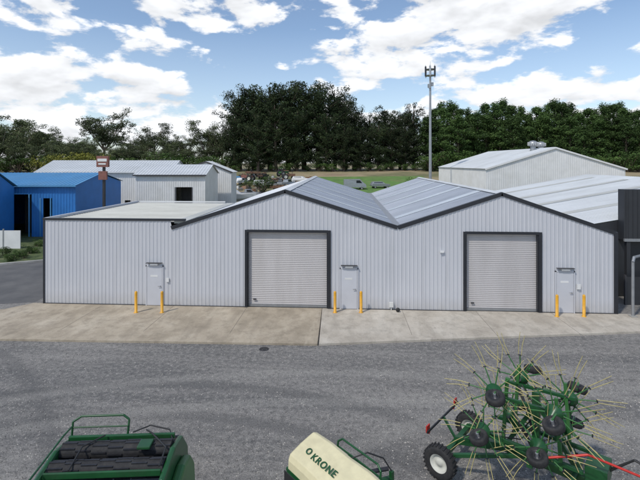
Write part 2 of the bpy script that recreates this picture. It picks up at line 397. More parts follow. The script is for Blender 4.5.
# ---------------------------------------------------------------- other buildings
def gable_end_shed(name,x0,x1,y0,y1,ze,zp,wall,roof,xp=None,trim=None,z0=-.3,ze1=None):
    xp=(x0+x1)/2 if xp is None else xp; ze1=ze if ze1 is None else ze1
    root=empty(name); root.matrix_world=SITE
    m=MB()
    x=x0
    def rz(x): return ze+(zp-ze)*(x-x0)/(xp-x0) if x<=xp else ze1+(zp-ze1)*(x1-x)/(x1-xp)
    p=.3
    while x<x1-.01:
        P=[(x,0),(x+.2,0),(x+.22,-.03),(x+.28,-.03),(x+.3,0)]; P=[(min(a,x1),b) for a,b in P]
        m.add([(a,y0+b,z0) for a,b in P]+[(a,y0+b,rz(a)) for a,b in P],[(i,i+1,i+6,i+5) for i in range(4)],wall); x+=p
    m.ribs((x0,y0,z0),(0,1,0),(0,0,1),(-1,0,0),y1-y0,ze-z0,wall,.3); m.ribs((x1,y0,z0),(0,1,0),(0,0,1),(1,0,0),y1-y0,ze1-z0,wall,.3)
    m.poly([(x0,y1,z0),(x0,y1,ze),(xp,y1,zp),(x1,y1,ze1),(x1,y1,z0)],wall)
    m.obj('walls',root)
    m=MB()
    for a,za,b,zb in ((x0-.2,ze-.03,xp,zp+.03),(xp,zp+.03,x1+.2,ze1-.03)):
        d=Vector((b-a,0,zb-za)); n=Vector((-d.z,0,d.x)).normalized()
        m.ribs((a,y0-.15,za+.03),(0,1,0),d,n,y1-y0+.3,d.length,roof,.4,.08,.04)
    m.obj('roof',root)
    m=MB()
    for a,za,b,zb in ((x0-.2,ze-.03,xp,zp+.03),(xp,zp+.03,x1+.2,ze1-.03)):
        m.beam((a,y0-.17,za-.05),(b,y0-.17,zb-.05),.06,.22,trim or wall)
    m.obj('barge_trim',root)
    return root
def side_shed(name,x0,x1,y0,y1,ze,zp,wall,roof,trim=None,z0=-.3,openings=()):
    root=empty(name); root.matrix_world=SITE; ym=(y0+y1)/2
    m=MB(); x=x0
    while x<x1-.01:
        lo=z0
        for a,b,h in openings:
            if a<=x<b: lo=h
        P=[(x,0),(x+.2,0),(x+.22,-.03),(x+.28,-.03),(x+.3,0)]; P=[(min(a,x1),b) for a,b in P]
        m.add([(a,y0+b,lo) for a,b in P]+[(a,y0+b,ze) for a,b in P],[(i,i+1,i+6,i+5) for i in range(4)],wall); x+=.3
    for xx in (x0,x1): m.poly([(xx,y0,z0),(xx,y0,ze),(xx,ym,zp),(xx,y1,ze),(xx,y1,z0)],wall)
    m.poly([(x0,y1,z0),(x1,y1,z0),(x1,y1,ze),(x0,y1,ze)],wall)
    m.obj('walls',root)
    m=MB()
    for a,za,b,zb in ((y0-.3,ze,ym,zp+.05),(ym,zp+.05,y1+.3,ze)):
        d=Vector((0,b-a,zb-za)); n=Vector((0,-d.z,d.y)).normalized()
        m.ribs((x0-.2,a,za+.04),(1,0,0),d,n,x1-x0+.4,d.length,roof,.4,.08,.04)
    m.obj('roof',root)
    m=MB(); m.b2((x0-.2,y0-.4,ze-.12),(x1+.2,y0-.28,ze+.06),trim or wall); m.obj('gutter',root)
    m=MB()
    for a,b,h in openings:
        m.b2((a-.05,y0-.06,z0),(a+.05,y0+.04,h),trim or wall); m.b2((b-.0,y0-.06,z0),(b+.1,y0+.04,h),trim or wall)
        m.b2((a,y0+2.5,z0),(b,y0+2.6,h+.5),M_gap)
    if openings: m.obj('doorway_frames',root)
    return root
side_shed('blue_workshop',-46,-25.0,44,54,5.3,6.4,M_blue,M_blueroof,M_blueroof,openings=((-31.9,-29.8,4.4),(-28.6,-27.6,4.0)))
side_shed('blue_workshop',-60,-30.6,38.5,43,5.2,6.6,M_blue,M_blueroof,M_blue,openings=((-33.5,-31.9,2.6),))
side_shed('white_shed',-39.5,-21.0,60,68,6.35,7.9,M_white,M_whiteroof,M_white,openings=((-34.5,-31.2,4.8),(-27.3,-26.4,2.4)))
gable_end_shed('white_shed',-22.3,-13.6,66,70,6.2,7.8,M_white,M_whiteroof,xp=-17.5,trim=M_gap)
side_shed('white_shed',-24.5,-15.2,57,64,6.0,7.3,M_white,M_whiteroof,M_gap,openings=((-21.8,-21.0,2.2),(-19.2,-17.0,4.4)))
hall=gable_end_shed('white_hall',23.2,42.6,60,84,6.8,9.75,M_white,M_whiteroof,xp=32.8,trim=M_white)
m=MB()
for x,y in ((31.7,64),(34.4,67)):
    z=9.5
    m.cyl((x,y,z-.2),(x,y,z+.6),.38,.38,M_galv,16); m.lathe((x,y,z+.6),(0,0,1),[(.38,0),(.62,.08),(.72,.35),(.6,.62),(.3,.8),(0,.85)],M_galv,16)
    for i in range(16):
        a=i*math.pi/8; m.box((x+.70*math.cos(a),y+.70*math.sin(a),z+.95),(.03,.08,.5),M_white)
m.obj('ridge_ventilators',hall)
def neighbour():
    root=empty('neighbour_shed')
    m=MB()
    x0,x1,xr=15.1,40,27.5; y0,y1=3.2,26
    d=Vector((xr-x0,0,2.3)); n=Vector((-d.z,0,d.x)).normalized()
    m.ribs((x0,y0,4.05),(0,1,0),d,n,y1-y0,d.length,M_whiteroof,.3,.07,.035)
    d2=Vector((x1-xr,0,-2.3)); n2=Vector((-d2.z,0,d2.x)).normalized()
    m.ribs((xr,y0,6.35),(0,1,0),d2,n2,y1-y0,d2.length,M_whiteroof,.3,.07,.035)
    for yy in (7,12,17,22):
        o=Vector((x0,yy,4.05))+n*.039+d*.05; m.add([o,o+Vector((0,.8,0)),o+Vector((0,.8,0))+d*.85,o+d*.85],[(0,1,2,3)],M_annexroof)
    m.obj('roof',root)
    m=MB(); m.poly([(x0,y0,-.05),(x1,y0,-.05),(x1,y0,4.0),(xr,y0,6.3),(x0,y0,4.0)],M_charcoal)
    m.poly([(x0,y1,-.05),(x1,y1,-.05),(x1,y1,4.0),(xr,y1,6.3),(x0,y1,4.0)],M_white)
    m.ribs((x0,y0,-.05),(0,1,0),(0,0,1),(-1,0,0),y1-y0,4.05,M_white,.3)
    m.obj('walls',root)
    m=MB()
    m.ribs((16.9,2.6,3.4),(1,0,0),(0,0,1),(0,-1,0),14,2.7,M_charcoal,.25)
    m.b2((16.8,2.62,3.3),(31,3.15,6.12),M_charcoal)
    m.b2((16.9,2.55,-.05),(17.1,2.75,3.35),M_charcoal); m.b2((22.9,2.55,-.05),(23.1,2.75,3.35),M_charcoal)
    m.b2((17.2,3.0,.0),(31,3.1,1.0),M_gap)
    m.b2((16.75,2.5,3.25),(31,2.6,3.4),M_galv)
    m.obj('charcoal_shopfront',root)
neighbour()
m=MB(); m.tube([(15.35,-.35,0),(15.35,-.35,2.75),(15.5,-.2,2.95),(16.2,.3,2.95)],.07,M_galv,12); m.b2((15.2,-.5,.0),(15.5,-.2,.14),M_kerb); m.obj('overflow_pipe')
m=MB()
for i in range(5): m.b2((16.3+i*1.6,1.7,.0),(16.3+i*1.6+1.56,1.75,1.5),M_charcoal); m.b2((16.26+i*1.6,1.66,0),(16.32+i*1.6,1.79,1.6),M_gap)
m.obj('panel_fence')
m=MB()
for i in range(7):
    a=L(-37.2+i*1.55,37.9); b=L(-37.2+(i+1)*1.55-.05,37.9)
    m.beam((a.x,a.y,.85),(b.x,b.y,.85),.05,1.6,M_white); m.box((a.x,a.y,.9),(.1,.1,1.8),M_galv)
m.obj('steel_fence')
def signpole():
    root=empty('pylon_sign'); m=MB(); c=L(-22.6,45)
    m.box((c.x,c.y,3.6),(.22,.22,7.2),M_steel); m.obj('post',root)
    m=MB(); m.box((c.x,c.y-.2,7.75),(1.25,.3,1.15),M_rust); m.box((c.x,c.y-.37,7.9),(1.0,.02,.3),M_white); m.box((c.x,c.y-.37,7.5),(.8,.02,.16),M_white)
    m.box((c.x,c.y-.2,6.3),(.9,.2,.9),M_rust); m.obj('panel',root,bevel=.02)
signpole()
def mast():
    root=empty('telecom_mast'); c=L(18.2,71); z0=gh(c.x,c.y)-.2
    m=MB(); m.cyl((c.x,c.y,z0),(c.x,c.y,23.3),.27,.15,M_galv,14); m.obj('pole',root)
    m=MB()
    for zz in (22.0,23.0): m.lathe((c.x,c.y,zz),(0,0,1),[(.2,0),(.85,0),(.85,.08),(.2,.08)],M_galv,12)
    for i in range(6):
        a=i*math.pi/3+.3; x,y=c.x+.85*math.cos(a),c.y+.85*math.sin(a)
        m.box((x,y,22.7),(.3,.16,1.6),M_steel if i%2 else M_galv,Matrix.Rotation(a+math.pi/2,3,'Z')); m.cyl((x,y,21.7),(x,y,23.7),.04,.04,M_galv,6)
    m.cyl((c.x,c.y,23.2),(c.x,c.y,24.4),.03,.02,M_galv,6)
    for k in range(3): m.box((c.x+.35*math.cos(k*2.1),c.y+.35*math.sin(k*2.1),20.6-.2*k),(.35,.25,.6),M_galv)
    m.obj('antennas',root,bevel=.01)
mast()

# ---------------------------------------------------------------- background vehicles and clutter
def put(fn,name,x,y,rz,*a,dz=0):
    p=L(x,y); e=fn(name,*a); e.matrix_world=Matrix.Translation((p.x,p.y,gh(p.x,p.y)-.02+dz))@Matrix.Rotation(rz,4,'Z'); return e
def car(name,col,kind='wagon'):
    root=empty(name); m=MB()
    if kind=='wagon': body=[(-2.2,.45),(-2.25,.9),(-2.1,1.05),(-1.85,1.5),(.35,1.52),(1.05,1.05),(2.1,.92),(2.25,.6),(2.2,.4)]
    elif kind=='ute': body=[(-2.5,.5),(-2.5,1.05),(-.55,1.05),(-.45,1.65),(.6,1.66),(1.15,1.12),(2.2,1.02),(2.35,.6),(2.3,.45)]
    else: body=[(-2.6,.5),(-2.6,2.3),(1.1,2.35),(1.7,1.7),(2.35,1.2),(2.5,.8),(2.45,.45)]
    n=len(body); w=.85
    vs=[(x,-w*(1 if z<1.1 else .86),z) for x,z in body]+[(x,w*(1 if z<1.1 else .86),z) for x,z in body]
    m.add(vs,[tuple(range(n))[::-1],tuple(range(n,2*n))]+[(i,(i+1)%n,(i+1)%n+n,i+n) for i in range(n)],col); m.obj('body',root,bevel=.05)
    m=MB()
    for s in(-1,1):
        if kind=='ute': q=[(-.35,1.15),(-.3,1.55),(.5,1.56),(.9,1.15)]
        elif kind=='wagon': q=[(-1.85,1.08),(-1.65,1.42),(.25,1.44),(.75,1.08)]
        else: q=[(.2,1.5),(.2,2.1),(1.0,2.1),(1.5,1.5)]
        m.add([(x,s*(w*.93+.01),z) for x,z in q],[(0,1,2,3)],M_glass)
    m.obj('windows',root); m=MB()
    for x in(-1.4,1.4):
        for s in(-1,1): m.wheel((x,s*.75,.34),(0,1,0),.34,.2,M_rubber,M_galv,16)
    m.obj('wheels',root); return root
def truckbox(name,col):
    root=empty(name); m=MB(); m.b2((-4,-1.2,1.0),(2,1.2,3.0),col); m.b2((-4.1,-1.1,.75),(4.1,1.1,1.0),M_steel); m.obj('box_body',root,bevel=.05)
    m=MB(); P=[(2.2,.7),(2.2,2.7),(3.4,2.7),(4.0,1.9),(4.1,.7)]
    m.add([(x,-1.15,z) for x,z in P]+[(x,1.15,z) for x,z in P],[(4,3,2,1,0),(5,6,7,8,9)]+[(i,(i+1)%5,(i+1)%5+5,i+5) for i in range(5)],M_white); m.obj('cab',root,bevel=.05)
    m=MB()
    for x in(-2.8,-1.7,3.1):
        for s in(-1,1): m.wheel((x,s*1.0,.5),(0,1,0),.5,.3,M_rubber,M_galv,16)
    m.obj('wheels',root); return root
def tractor(name,col):
    root=empty(name); m=MB(); m.b2((.2,-.4,.9),(2.2,.4,1.6),col); m.b2((-.9,-.7,1.0),(.2,.7,1.4),col); m.b2((-.9,-.7,2.4),(.3,.7,2.55),col)
    for x in(-.8,.2):
        for y in(-.62,.62): m.cyl((x,y,1.4),(x,y,2.45),.05,.05,M_steel,6)
    m.cyl((1.4,.0,1.6),(1.4,0,2.3),.05,.05,M_steel,6); m.obj('body',root,bevel=.05)
    m=MB()
    for s in(-1,1): m.wheel((-.6,s*.95,.8),(0,1,0),.8,.4,M_rubber,M_rim,18); m.wheel((1.7,s*.8,.5),(0,1,0),.5,.28,M_rubber,M_rim,18)
    m.obj('wheels',root); return root
def trailer(name,col):
    root=empty(name); m=MB(); m.b2((-2,-1,.6),(2,1,.72),col)
    for y in(-1,1): m.b2((-2,y-.03,.72),(2,y+.03,1.2),col)
    m.beam((2,0,.6),(3.4,0,.5),.1,.1,M_steel)
    for i in range(6): m.cyl((-1.8,-.8+.3*i,.8+.1*(i%2)),(1.9,-.8+.3*i,.85+.1*(i%3)),.08,.08,M_orange,8)
    for s in(-1,1): m.wheel((0,s*1.1,.35),(0,1,0),.35,.2,M_rubber,M_galv,14)
    m.obj('bed',root); return root
def boat(name):
    root=empty(name); m=MB()
    secs=[(-4,1.2,.0),(-2,1.3,-.02),(0,1.3,0),(2,1.05,.1),(3.4,.55,.3),(4.3,.03,.55)]
    vs=[]
    for x,w,zk in secs: vs+=[(x,-w,2.1+zk*.5),(x,-w*.8,1.3+zk),(x,0,.75+zk),(x,w*.8,1.3+zk),(x,w,2.1+zk*.5)]
    fs=[(i*5+j,i*5+j+1,i*5+j+6,i*5+j+5) for i in range(5) for j in range(4)]+[(0,4,3,2,1)]+[(i*5,i*5+5,i*5+9,i*5+4) for i in range(5)]
    m.add(vs,fs,M_white); m.obj('hull',root)
    m=MB(); P=[(-1.6,2.1),(-1.4,2.95),(.6,2.95),(1.7,2.15)]
    m.add([(x,-.85,z) for x,z in P]+[(x,.85,z) for x,z in P],[(3,2,1,0),(4,5,6,7)]+[(i,(i+1)%4,(i+1)%4+4,i+4) for i in range(4)],M_white); m.b2((-1.2,-.87,2.35),(.6,.87,2.7),M_glass)
    m.obj('cabin',root,bevel=.05)
    m=MB(); m.b2((-3.5,-.5,.5),(3,.5,.62),M_galv); m.b2((-.9,-.6,.35),(-.6,.6,.95),M_galv)
    for s in(-1,1): m.wheel((-.7,s*1.0,.33),(0,1,0),.33,.2,M_rubber,M_galv,14)
    m.obj('trailer',root); return root
put(boat,'motor_boat',-15.3,74,.05,dz=.0)
put(car,'parked_car',-14.5,86,.4,M_galv,'ute')
put(tractor,'farm_tractor',-19,115,2.8,M_rust); put(tractor,'farm_tractor',-9,118,.3,M_orange)
put(trailer,'flat_trailer',-10.0,96,.3,M_orange); put(trailer,'flat_trailer',-16,120,1.3,M_steel)
put(car,'parked_car',-5,112,-.2,M_white,'wagon'); put(car,'parked_car',-24,118,.1,M_blueroof,'wagon'); put(car,'parked_car',-14,104,.1,M_white,'wagon')
put(car,'parked_car',8.0,98,.1,M_galv,'van')
put(car,'parked_car',14.0,100,.2,M_galv,'wagon')
put(car,'parked_car',-20,108,1.2,M_white,'ute'); put(tractor,'farm_tractor',-11,126,.9,M_lgreen); put(trailer,'flat_trailer',-20,128,.5,M_orange)
put(car,'parked_car',-8,104,.9,M_galv,'ute'); put(trailer,'flat_trailer',-12,112,1.9,M_steel)
m=MB(); rr=random.Random(3)
for i in range(190):
    cx,cy=rr.choice([(-17,100),(-12,108),(-8,116),(-18,122),(-4,106),(-13,90),(-20,130)]); x=cx+rr.gauss(0,2.8); y=cy+rr.gauss(0,2.4); p=L(x,y); z=gh(p.x,p.y)
    s=(rr.uniform(.3,1.6),rr.uniform(.2,.9),rr.uniform(.15,.8))
    m.box((p.x,p.y,z+s[2]/2),s,rr.choice([M_orange,M_steel,M_galv,M_white,M_orange,M_charcoal,M_bark,M_barkpale]),Matrix.Rotation(rr.uniform(0,3),3,'Z')@Matrix.Rotation(rr.uniform(-.3,.3),3,'X'))
m.obj('scrap_heap')
# ---------------------------------------------------------------- trees
rng=np.random.default_rng(5)
def leafquads(m,centres,rad,n,size,mat,flat=.8,bias=0):
    V=[];T=[]
    for (c,r,tb) in centres:
        k=n
        d=rng.normal(size=(k,3)); d/=np.linalg.norm(d,axis=1)[:,None]
        rr=r*(.35+.75*rng.random(k)**.6); p=np.array(c)+d*rr[:,None]*np.array([1,1,flat])
        nn=d+rng.normal(size=(k,3))*.7; nn/=np.linalg.norm(nn,axis=1)[:,None]
        a=np.cross(nn,rng.normal(size=(k,3))); a/=np.linalg.norm(a,axis=1)[:,None]; b=np.cross(nn,a)
        s=size*(.5+rng.random(k))[:,None]
        q=np.stack([p-a*s,p-b*s*.5,p+a*s,p+b*s*.5],1)
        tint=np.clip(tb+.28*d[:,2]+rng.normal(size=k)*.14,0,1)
        V.append(q.reshape(-1,3)); T.append(tint)
    V=np.concatenate(V);T=np.concatenate(T); o=len(m.v); nf=len(T); k=m.mi(mat)
    m.v+= [tuple(x) for x in V.tolist()]
    m.f+= [(o+4*i,o+4*i+1,o+4*i+2,o+4*i+3) for i in range(nf)]
    m.m+= [k]*nf; m.tint+=T.tolist(); m.smooth+=[False]*nf
def tree(kind,seed,h):
    rnd=random.Random(seed); m=MB(); cl=[]
    if kind=='pine':
        tr=h*.022; top=Vector((rnd.uniform(-.5,.5),rnd.uniform(-.5,.5),h*.93))
        m.cyl((0,0,-.5),top,tr*1.3,tr*.25,M_bark,8)
        for i in range(70):
            z=h*rnd.uniform(.10,.95); f=(z/h)
            rad=h*.31*(1-max(0,(f-.55)/.52)**2.4)*rnd.uniform(.6,1.12)*(.8 if f<.25 else 1); a=rnd.uniform(0,6.28)
            p=Vector((rad*math.cos(a),rad*math.sin(a),z+rad*.12)); s=top*(z*.82/top.z)
            m.cyl(s,p,tr*.25,tr*.07,M_bark,5,False)
            for k in range(4):
                q=s.lerp(p,1-.27*k)+Vector((rnd.uniform(-1,1),rnd.uniform(-1,1),rnd.uniform(-.5,.6)))*h*.03
                cl.append((q,h*rnd.uniform(.04,.072),rnd.uniform(.2,.65)))
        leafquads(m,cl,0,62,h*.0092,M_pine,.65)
    elif kind=='gum':
        tr=h*.018; lean=rnd.uniform(-.08,.08)*h
        fork=Vector((lean*.4,rnd.uniform(-.3,.3),h*.28)); m.cyl((0,0,-.5),fork,tr*1.3,tr*.9,M_barkpale,8)
        for i in range(9):
            a=i*.7+rnd.uniform(-.4,.4); rr=h*rnd.uniform(.10,.34); e=Vector((lean+rr*math.cos(a),rr*math.sin(a),h*rnd.uniform(.48,.9)))
            midp=fork.lerp(e,.5)+Vector((0,0,-h*.03)); m.cyl(fork,midp,tr*.6,tr*.4,M_barkpale,6,False); m.cyl(midp,e,tr*.4,tr*.12,M_barkpale,6,False)
            for k in range(12):
                q=midp.lerp(e,rnd.uniform(.1,1.12))+Vector((rnd.gauss(0,1),rnd.gauss(0,1),rnd.gauss(0,.6)))*h*.065
                m.cyl(midp.lerp(e,.6),q,tr*.12,tr*.05,M_barkpale,4,False)
                cl.append((q,h*rnd.uniform(.05,.09),rnd.uniform(.2,.75)))
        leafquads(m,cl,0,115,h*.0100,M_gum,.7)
    elif kind=='poplar':
        tr=h*.018; m.cyl((0,0,-.5),(0,0,h*.9),tr*1.2,tr*.2,M_bark,7)
        for i in range(70):
            z=h*rnd.uniform(.07,.98); f=z/h
            rad=h*.17*(1-max(0,(f-.4)/.62)**1.8)*rnd.uniform(.5,1.15); a=rnd.uniform(0,6.28)
            p=Vector((rad*math.cos(a),rad*math.sin(a),z)); m.cyl((0,0,max(0,z-rad*.9)),p,tr*.2,tr*.05,M_bark,4,False)
            cl.append((p,h*rnd.uniform(.035,.07),rnd.uniform(.2,.8))); cl.append((p*.6+Vector((0,0,z*.4)),h*.055,rnd.uniform(.1,.5)))
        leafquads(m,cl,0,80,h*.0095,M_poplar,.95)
    elif kind in('shrub','yellow'):
        for i in range(16):
            a=rnd.uniform(0,6.28); rr=h*.5*rnd.random()**.5; z=h*rnd.uniform(.2,.85)
            m.cyl((0,0,-.1),(rr*math.cos(a),rr*math.sin(a),z),h*.02,h*.008,M_bark,4,False)
            cl.append((Vector((rr*math.cos(a),rr*math.sin(a),z)),h*rnd.uniform(.14,.24),rnd.uniform(.2,.8)))
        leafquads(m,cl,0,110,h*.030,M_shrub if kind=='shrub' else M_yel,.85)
    o=m.obj('tmp'); me=o.data; bpy.data.objects.remove(o); return me
meshes={k:[tree(k,s,h) for s in seeds] for k,seeds,h in (('pine',(1,2,3,4),28),('gum',(11,12,13,14),22),('poplar',(21,22,23),22),('shrub',(31,32),3),('yellow',(41,),3))}
BASEH={'pine':28,'gum':22,'poplar':22,'shrub':3,'yellow':3}
NAMES={'pine':'pine_tree','gum':'eucalyptus_tree','poplar':'poplar_tree','shrub':'shrub','yellow':'shrub'}
cnt=0
def plant(kind,u,vtop,Y,wide=1.0):
    """stand a tree Y metres ahead so that its tip reaches the surveyed height"""
    global cnt; cnt+=1
    p=L((u-320)/F*Y,Y); z0=gh(p.x,p.y)-.1; ht=H+(HOR-vtop)*Y/F-z0
    s=ht/BASEH[kind]; me=meshes[kind][cnt%len(meshes[kind])]
    o=bpy.data.objects.new(NAMES[kind],me); scene.collection.objects.link(o)
    o.location=(p.x,p.y,z0); o.scale=(s*wide,s*wide,s); o.rotation_euler=(0,0,cnt*2.399)
for u,v,Y,w in ((240,86,152,.95),(254,82,150,1.0),(270,80,150,1.05),(288,79,148,1.05),(304,78,152,1.05),(318,80,149,.95),(335,82,156,.85),(346,94,150,.8),(276,98,142,.9),(258,108,140,.9),(297,104,143,.9),(326,110,143,.9),(234,112,143,.8),
    (354,108,150,.9),(370,112,152,1.0),(386,104,156,.95),(400,110,150,.95),(414,100,154,.85),(378,120,146,1.0),(360,124,144,1.0),(405,124,146,1.0),(344,122,143,1.0),(392,124,146,1.0)): plant('pine',u,v+2,Y,w)
for u,v,Y,w in ((8,106,170,1.2),(32,118,160,1.1),(48,124,165,1.1),(70,134,160,1.2),(104,104,165,1.1),(88,132,158,1.2),(126,136,162,1.1),(152,120,165,1.0),(140,136,158,1.1),(172,130,165,1.0),(188,136,158,1.1),(206,118,160,1.0),(222,122,158,1.0),(215,138,152,1.0),(165,138,150,1.1),(20,130,150,1.1),(58,136,150,1.2),(116,140,152,1.1),(0,126,150,1.1),(80,142,146,1.3),(132,144,146,1.3),(180,144,146,1.3),(200,145,146,1.2),(38,142,146,1.2),(102,146,144,1.4),(152,147,144,1.4),(60,148,143,1.4),(18,148,143,1.4)): plant('gum',u,v,Y,w)
u=426
i=0
while u<650:
    plant('poplar',u,106+5*math.sin(u*.11)+3*math.sin(u*.37)+(8 if u<440 else 0)+ (u>600)*2,(150,156,147,153)[i%4],1.1); u+=8.5; i+=1
u=430
while u<660: plant('poplar',u,122+6*math.sin(u*.23),145+3*math.sin(u),1.5); u+=14
for u in range(-30,236,12): plant('shrub',u,155+3*math.sin(u*.3),143+3*math.sin(u*1.7),1.5)
for u in range(236,430,12): plant('shrub',u,162+2*math.sin(u*.7),143+2*math.sin(u*1.7),1.4)
for u in range(430,670,11): plant('shrub',u,153+3*math.sin(u*.3),138+3*math.sin(u*1.7),1.4)
for u,v in ((75,150),(62,152),(88,151),(50,154)): plant('yellow',u,v,112,1.0)
for u,v,Y in ((4,246,35),(18,248,34.5),(30,245,36),(38,238,39),(-8,247,34),(12,250,33.2),(24,250,34),(36,246,36)): plant('shrub',u,v,Y,1.0)
for u,v,Y in ((262,176,92),(330,180,88),(415,177,92),(246,178,100)): plant('shrub',u,v,Y,1.2)
for i in range(10): plant('poplar',665+i*11,106+5*math.sin(i*2.1),150,1.25)
for i in range(6): plant('gum',-20-i*20,118+8*math.sin(i*1.7),160,1.1)

# ---------------------------------------------------------------- rotary tedder (folded)
def tedder():
    root=empty('rotary_tedder'); c=L(3.5,11.05); d=Vector((.75,-.66,0)).normalized(); n=Vector((.66,.75,0)).normalized()
    d=(SITE.to_3x3()@d); n=(SITE.to_3x3()@n)
    T=Matrix((( d.x,n.x,0,c.x),(d.y,n.y,0,c.y),(0,0,1,0),(0,0,0,1)))
    root.matrix_world=T
    m=MB()
    for s in(-1,1):
        m.wheel((0,s*.92,.40),(0,1,0),.385,.24,M_rubber,M_rim,32); m.lugs((0,s*.92,.40),(0,1,0),.39,.24,M_rubber,26)
    m.obj('transport_wheels',root)
    m=MB()
    m.beam((0,-.85,.45),(0,.85,.45),.12,.12,M_green); m.beam((0,0,.5),(1.2,0,.85),.14,.18,M_green); m.beam((1.2,0,.85),(3.2,0,.85),.14,.18,M_green); m.beam((3.2,0,.85),(4.6,0,.6),.12,.15,M_green)
    m.beam((0,-.8,.5),(1.6,-.1,.85),.07,.09,M_green); m.beam((0,.8,.5),(1.6,.1,.85),.07,.09,M_green)
    m.beam((1.9,0,.8),(1.9,0,2.4),.15,.15,M_green); m.beam((1.9,-.55,1.0),(1.9,.55,1.0),.12,.12,M_green);m.beam((2.7,-.5,.95),(2.7,.5,.95),.10,.10,M_green)
    m.beam((1.2,0,.85),(1.9,0,2.1),.07,.09,M_green); m.beam((2.8,0,.85),(1.95,0,2.1),.07,.09,M_green)
    for s in(-1,1):
        m.beam((.9,s*.42,1.25),(2.9,s*.42,1.25),.08,.08,M_green); m.beam((1.1,s*.42,2.2),(2.6,s*.42,2.3),.07,.07,M_green)
        m.beam((1.3,s*.42,1.1),(1.4,s*.42,2.7),.07,.07,M_lgreen); m.beam((2.5,s*.42,1.1),(2.4,s*.42,2.6),.07,.07,M_lgreen)
        m.cyl((1.9,s*.15,1.1),(1.4,s*.4,2.2),.035,.035,M_steel,10); m.cyl((1.65,s*.3,1.7),(1.4,s*.42,2.2),.022,.022,M_galv,10)
    m.b2((2.9,-.3,1.0),(3.3,.3,1.35),M_green)
    m.obj('frame',root,bevel=.012)
    k=0
    for s in(-1,1):
        for (t,zz) in ((.9,1.35),(1.15,2.35),(2.1,1.5),(2.4,2.35) if s<0 else (2.2,2.2)):
            k+=1; m=MB(); rr=random.Random(k)
            c0=Vector((t+(.25 if s>0 else 0),s*.55,zz)); ax=Vector((rr.uniform(-.15,.15),s,rr.uniform(-.15,.2))).normalized()
            u=ax.orthogonal().normalized(); w=ax.cross(u)
            m.lathe(c0,ax,[(0,-.10),(.10,-.10),(.12,-.04),(.18,0),(.18,.04),(.09,.08),(.06,.22),(0,.24)],M_green,20)
            m.cyl(c0-ax*.1,Vector((c0.x,s*.42,c0.z)),.05,.05,M_steel,10)
            na=11
            for i in range(na):
                a=i*2*math.pi/na+rr.random()*.08+k; e=u*math.cos(a)+w*math.sin(a); tn=ax.cross(e)
                tip=c0+e*.55+ax*.05
                m.cyl(c0+e*.15+ax*.02,tip,.016,.013,M_lgreen,7)
                m.cyl(tip-tn*.035,tip+tn*.035,.016,.016,M_steel,8)
                for q,ln in ((-.035,.56),(.035,.50)):
                    b=tip+tn*q; md=b+e*ln*.5+ax*.02+tn*(.02+q*.2); m.cyl(b,md,.0085,.0085,M_tine,5); m.cyl(md,b+e*ln+ax*.08+tn*(.06+q*.5),.0085,.006,M_tine,5)
            wc=c0+ax*.46+Vector((.12,0,.02)); m.cyl(c0+ax*.2,wc-ax*.1,.026,.022,M_lgreen,8)
            wa=Vector((.25*rr.uniform(-1,1),.3*s,1)).normalized()
            m.wheel(wc,wa,.21,.16,M_rubber,M_steel,20); m.cyl(wc-wa*.11,wc+wa*.11,.03,.03,M_galv,8)
            m.beam(wc-ax*.25+wa*.1,wc+wa*.11,.03,.05,M_lgreen)
            m.obj('rotor',root)
    m=MB()
    m.beam((-.35,-.9,.95),(-.35,.9,.95),.03,.05,M_steel)
    for s in(-1,1): m.box((-.38,s*.8,1.0),(.03,.16,.16),M_red); m.box((-.40,s*.8,1.0),(.01,.05,.13),M_white); m.cyl((-.38,s*.72,.86),(-.42,s*.72,.86),.04,.04,M_red,12)
    m.beam((-.35,0,.95),(0,0,.5),.05,.05,M_green)
    m.tube([(2.2,-.75,1.4),(3.0,-.5,1.7),(3.9,-.3,1.55),(4.6,-.1,1.3)],.024,M_red,8)
    m.tube([(3.2,.2,1.1),(3.7,.3,1.5),(4.3,.1,1.4),(4.7,0,1.0)],.02,M_hose,6); m.tube([(3.2,.1,1.1),(3.7,.1,1.6),(4.3,0,1.5),(4.7,.05,1.0)],.02,M_hose,6)
    m.tube([(.2,.05,.65),(.9,.12,1.0),(1.5,.15,1.2),(1.9,.12,1.9),(1.5,.3,2.3)],.014,M_hose,6); m.tube([(.2,-.05,.65),(.9,-.12,1.05),(1.6,-.15,1.25),(2.0,-.2,1.8),(2.4,-.4,2.2)],.014,M_hose,6)
    m.beam((1.4,-.75,.35),(2.8,-.75,.3),.07,.09,M_yellow)
    m.cyl((4.1,0,0),(4.1,0,.75),.05,.05,M_steel,10); m.box((4.1,0,.02),(.25,.25,.04),M_steel)
    m.obj('lights_and_hoses',root)
tedder()

